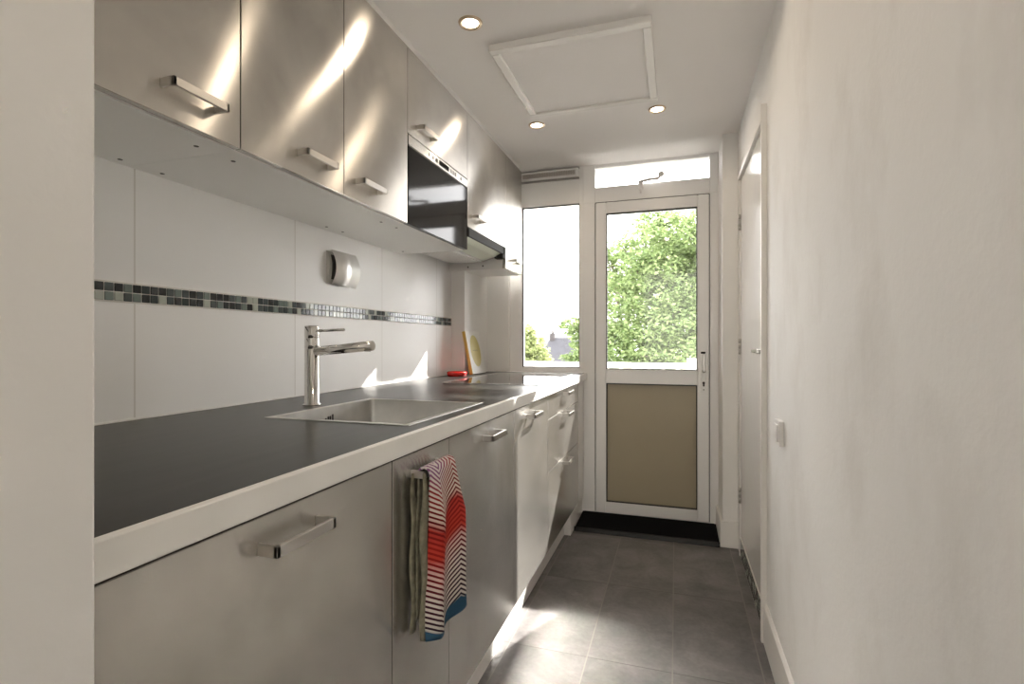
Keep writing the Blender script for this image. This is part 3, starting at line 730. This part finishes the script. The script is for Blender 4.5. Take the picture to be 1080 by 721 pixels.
BARK = simple('bark', (.10, .08, .06), .9, bump=.8, bscale=20)
def tree(name, label, lobes, trunk, nleaf, size, mat, seed, dense=1):
    rnd = random.Random(seed)
    t = thing(name, label, 'tree', (trunk[0], trunk[1], -6.0))
    m = MB(); bm = m.bm
    tot = sum(r*r for *_, r in lobes)
    for cx, cy, cz, r in lobes:
        n = int(nleaf*r*r/tot)
        # leaves gather in sprays
        ns = max(6, n//26)
        for _ in range(ns):
            d = Vector((rnd.gauss(0, 1), rnd.gauss(0, 1), rnd.gauss(0, 1))).normalized()
            c = Vector((cx, cy, cz)) + d*r*(rnd.random()**.5)
            for _ in range(26):
                p = c + Vector((rnd.gauss(0, 1), rnd.gauss(0, 1), rnd.gauss(0, .6)))*r*.12
                a = Vector((rnd.gauss(0, 1), rnd.gauss(0, 1), rnd.gauss(0, .5))).normalized()
                b = a.cross(Vector((rnd.gauss(0, 1), rnd.gauss(0, 1), rnd.gauss(0, 1)))).normalized()
                s = size*rnd.uniform(.6, 1.3)
                bm.faces.new([bm.verts.new(q) for q in (p-a*s, p+b*s*.42-a*s*.1, p+a*s, p-b*s*.42-a*s*.1)])
    obj('foliage', m, mat, t)
    m = MB(); top = Vector(trunk[2]); m.tube([(trunk[0], trunk[1], -6), (trunk[0]+.1, trunk[1], -3), tuple(top)], [.28, .22, .16], 10); obj('trunk', m, BARK, t)
    m = MB()
    for cx, cy, cz, r in lobes:
        e = Vector((cx, cy, cz)); mid = (top+e)/2+Vector((rnd.uniform(-.3, .3), 0, -.25))
        m.tube([top-Vector((0, 0, .4)), mid, e], [.07, .045, .02], 7)
        for _ in range(4):
            q = e+Vector((rnd.uniform(-1, 1), rnd.uniform(-1, 1), rnd.uniform(-.4, 1)))*r*.8
            m.tube([mid*.4+e*.6, (mid+e+q)/3+Vector((0, 0, .08)), q], [.025, .017, .006], 5)
    obj('branches', m, BARK, t)
    return t
Fx = 540.; TH = math.atan(173/540.)
def at(u, v, Y):      # a direction seen from the room, carried out to distance Y
    x = (u-540)/Fx; s = Y/(math.cos(TH)+x*math.sin(TH))
    return (s*(-math.sin(TH)+x*math.cos(TH)), Y, 1.17+s*(-(v-361)/Fx))
LEAF = leaf_mat('leaf_green', (.115, .18, .06), (.25, .315, .13))
LEAF2 = leaf_mat('leaf_yellow', (.24, .29, .11), (.38, .42, .2))
lob = []
for u, v, r, dy in ((712, 262, 44, 0), (680, 280, 40, -.5), (735, 300, 50, .4), (655, 300, 30, .3), (690, 325, 46, -.6), (650, 345, 34, 0), (622, 352, 26, .5), (607, 345, 17, 0),
                    (612, 385, 24, 0), (720, 360, 50, -.8), (665, 385, 44, -.6), (770, 300, 50, 0), (770, 370, 50, .3), (640, 420, 50, 0), (700, 430, 60, 0), (690, 238, 26, .4), (745, 245, 32, .2), (645, 275, 16, 0)):
    lob.append((*at(u, v, 11+dy), r*10.2/540))
tree('leafy_tree', 'tall leafy green tree filling the back door glass', lob, (-.5, 11, (-.55, 11, .2)), 80000, .05, LEAF, 5)
lob = [(*at(u, v, 17), r*17.8/540) for u, v, r in ((556, 352, 11), (564, 368, 14), (552, 378, 16), (570, 385, 14), (545, 360, 16), (560, 400, 22))]
tree('garden_tree', 'small yellow-green tree at the left edge of the tall window', lob, (-6.0, 17, (-6.2, 17, -.8)), 12000, .075, LEAF2, 9)
# house with slate roof
hs = thing('house', 'house with grey slate roof and chimney beyond the tall window', 'house', (-9, 33, -6))
R0 = Vector(at(577, 356, 32)); R1 = Vector(at(612, 356, 32)); zr = R0.z; ze = -2.2
xa, xb = R0.x, R1.x
SL = simple('roof_slate', (.036, .036, .044), .7, var=.35, vscale=5, bump=.5, bscale=9)
m = MB(); t_ = bmesh.new()
ea, eb = xa-1.6, xb+1.4
P = [t_.verts.new(p) for p in ((ea, 29.6, ze), (eb, 29.6, ze), (eb, 36.4, ze), (ea, 36.4, ze), (xa, 33, zr), (xb, 33, zr))]
for q in ((0, 1, 5, 4), (1, 2, 5), (2, 3, 4, 5), (3, 0, 4), (0, 3, 2, 1)): t_.faces.new([P[k] for k in q])
m.merge(t_); obj('roof', m, SL, hs)
m = MB(); m.box(ea+.3, eb-.3, 29.9, 36.1, -6, ze+.02); obj('walls', m, simple('brick_wall', (.35, .22, .17), .8, var=.2), hs)
m = MB(); c = at(583, 352, 33); m.box(c[0]-.16, c[0]+.16, 32.8, 33.2, zr-.5, zr+.30, .02); m.lathe([(.09, 0), (.07, .22), (0, .22)], 12, Matrix.Translation((c[0], 33, zr+.30))); obj('chimney', m, simple('chimney_brick', (.04, .035, .035), .8), hs)
# a further long pale roofline
m = MB(); a = Vector(at(555, 352, 60)); b = Vector(at(640, 352, 60)); m.prism([(56, -6), (64, -6), (64, .6), (60, a.z), (56, .6)], 'x', a.x, b.x)
tag(obj('row_house', m, simple('pale_roof', (.11, .11, .115), .8), base=((a.x+b.x)/2, 60, -6)), 'long pale roof far behind the slate roof', 'house')

# ------------------------------------------------------------------ light
w = bpy.data.worlds.new('World'); sc.world = w; w.use_nodes = True; nt = w.node_tree; bg = nt.nodes['Background']
tc = N(nt, 'ShaderNodeTexCoord'); mp = N(nt, 'ShaderNodeMapping'); mp.inputs['Scale'].default_value = (3, 3, 9); nt.links.new(tc.outputs['Generated'], mp.inputs['Vector'])
nz = N(nt, 'ShaderNodeTexNoise', Scale=1.5, Detail=5.0, Roughness=.55); nt.links.new(mp.outputs['Vector'], nz.inputs['Vector'])
cr = N(nt, 'ShaderNodeValToRGB'); cr.color_ramp.elements[0].position = .35; cr.color_ramp.elements[1].position = .65
cr.color_ramp.elements[0].color = (.95, .95, .96, 1); cr.color_ramp.elements[1].color = (1, .97, .94, 1)
nt.links.new(nz.outputs['Fac'], cr.inputs['Fac']); nt.links.new(cr.outputs['Color'], bg.inputs['Color'])
bg.inputs['Strength'].default_value = 4.0
su = bpy.data.lights.new('sun', 'SUN'); su.energy = 11.5; su.color = (1, .955, .88); su.angle = math.radians(.53)
so = bpy.data.objects.new('sun', su); COL.objects.link(so)
az, el = math.radians(24.3), math.radians(35.2)
sd = Vector((math.sin(az)*math.cos(el), math.cos(az)*math.cos(el), math.sin(el)))
so.rotation_euler = sd.to_track_quat('Z', 'Y').to_euler(); so.location = (4, 8, 8)
# added fill lamp at the unseen hall end; no window is built there
def area(name, loc, rot, sx, sy, power, col=(1, 1, 1)):
    l = bpy.data.lights.new(name, 'AREA'); l.shape = 'RECTANGLE'; l.size = sx; l.size_y = sy; l.energy = power; l.color = col
    o = bpy.data.objects.new(name, l); COL.objects.link(o); o.location = loc; o.rotation_euler = rot; return o
area('hall_fill', (-.1, -2.45, 1.4), (PI/2, 0, PI), .86, 2.2, 8, (1, .97, .93))

# ------------------------------------------------------------------ camera
cam = bpy.data.cameras.new('camera'); cam.sensor_width = 36; cam.lens = 18.0; cam.clip_start = .02; cam.clip_end = 500
co = bpy.data.objects.new('camera', cam); COL.objects.link(co)
co.location = (0, 0, 1.17); co.rotation_euler = (PI/2, 0, TH); cam.shift_y = .5/1080
sc.camera = co
sc.view_settings.view_transform = 'Standard'; sc.view_settings.look = 'None'; sc.view_settings.gamma = 1; sc.view_settings.use_curve_mapping = False
sc.view_settings.exposure = 1.32
sc.cycles.max_bounces = 14; sc.cycles.diffuse_bounces = 8; sc.cycles.glossy_bounces = 8; sc.cycles.transparent_max_bounces = 16
sc.cycles.sample_clamp_indirect = 0
sc.cycles.use_denoising = True
sc.cycles.blur_glossy = 0.0
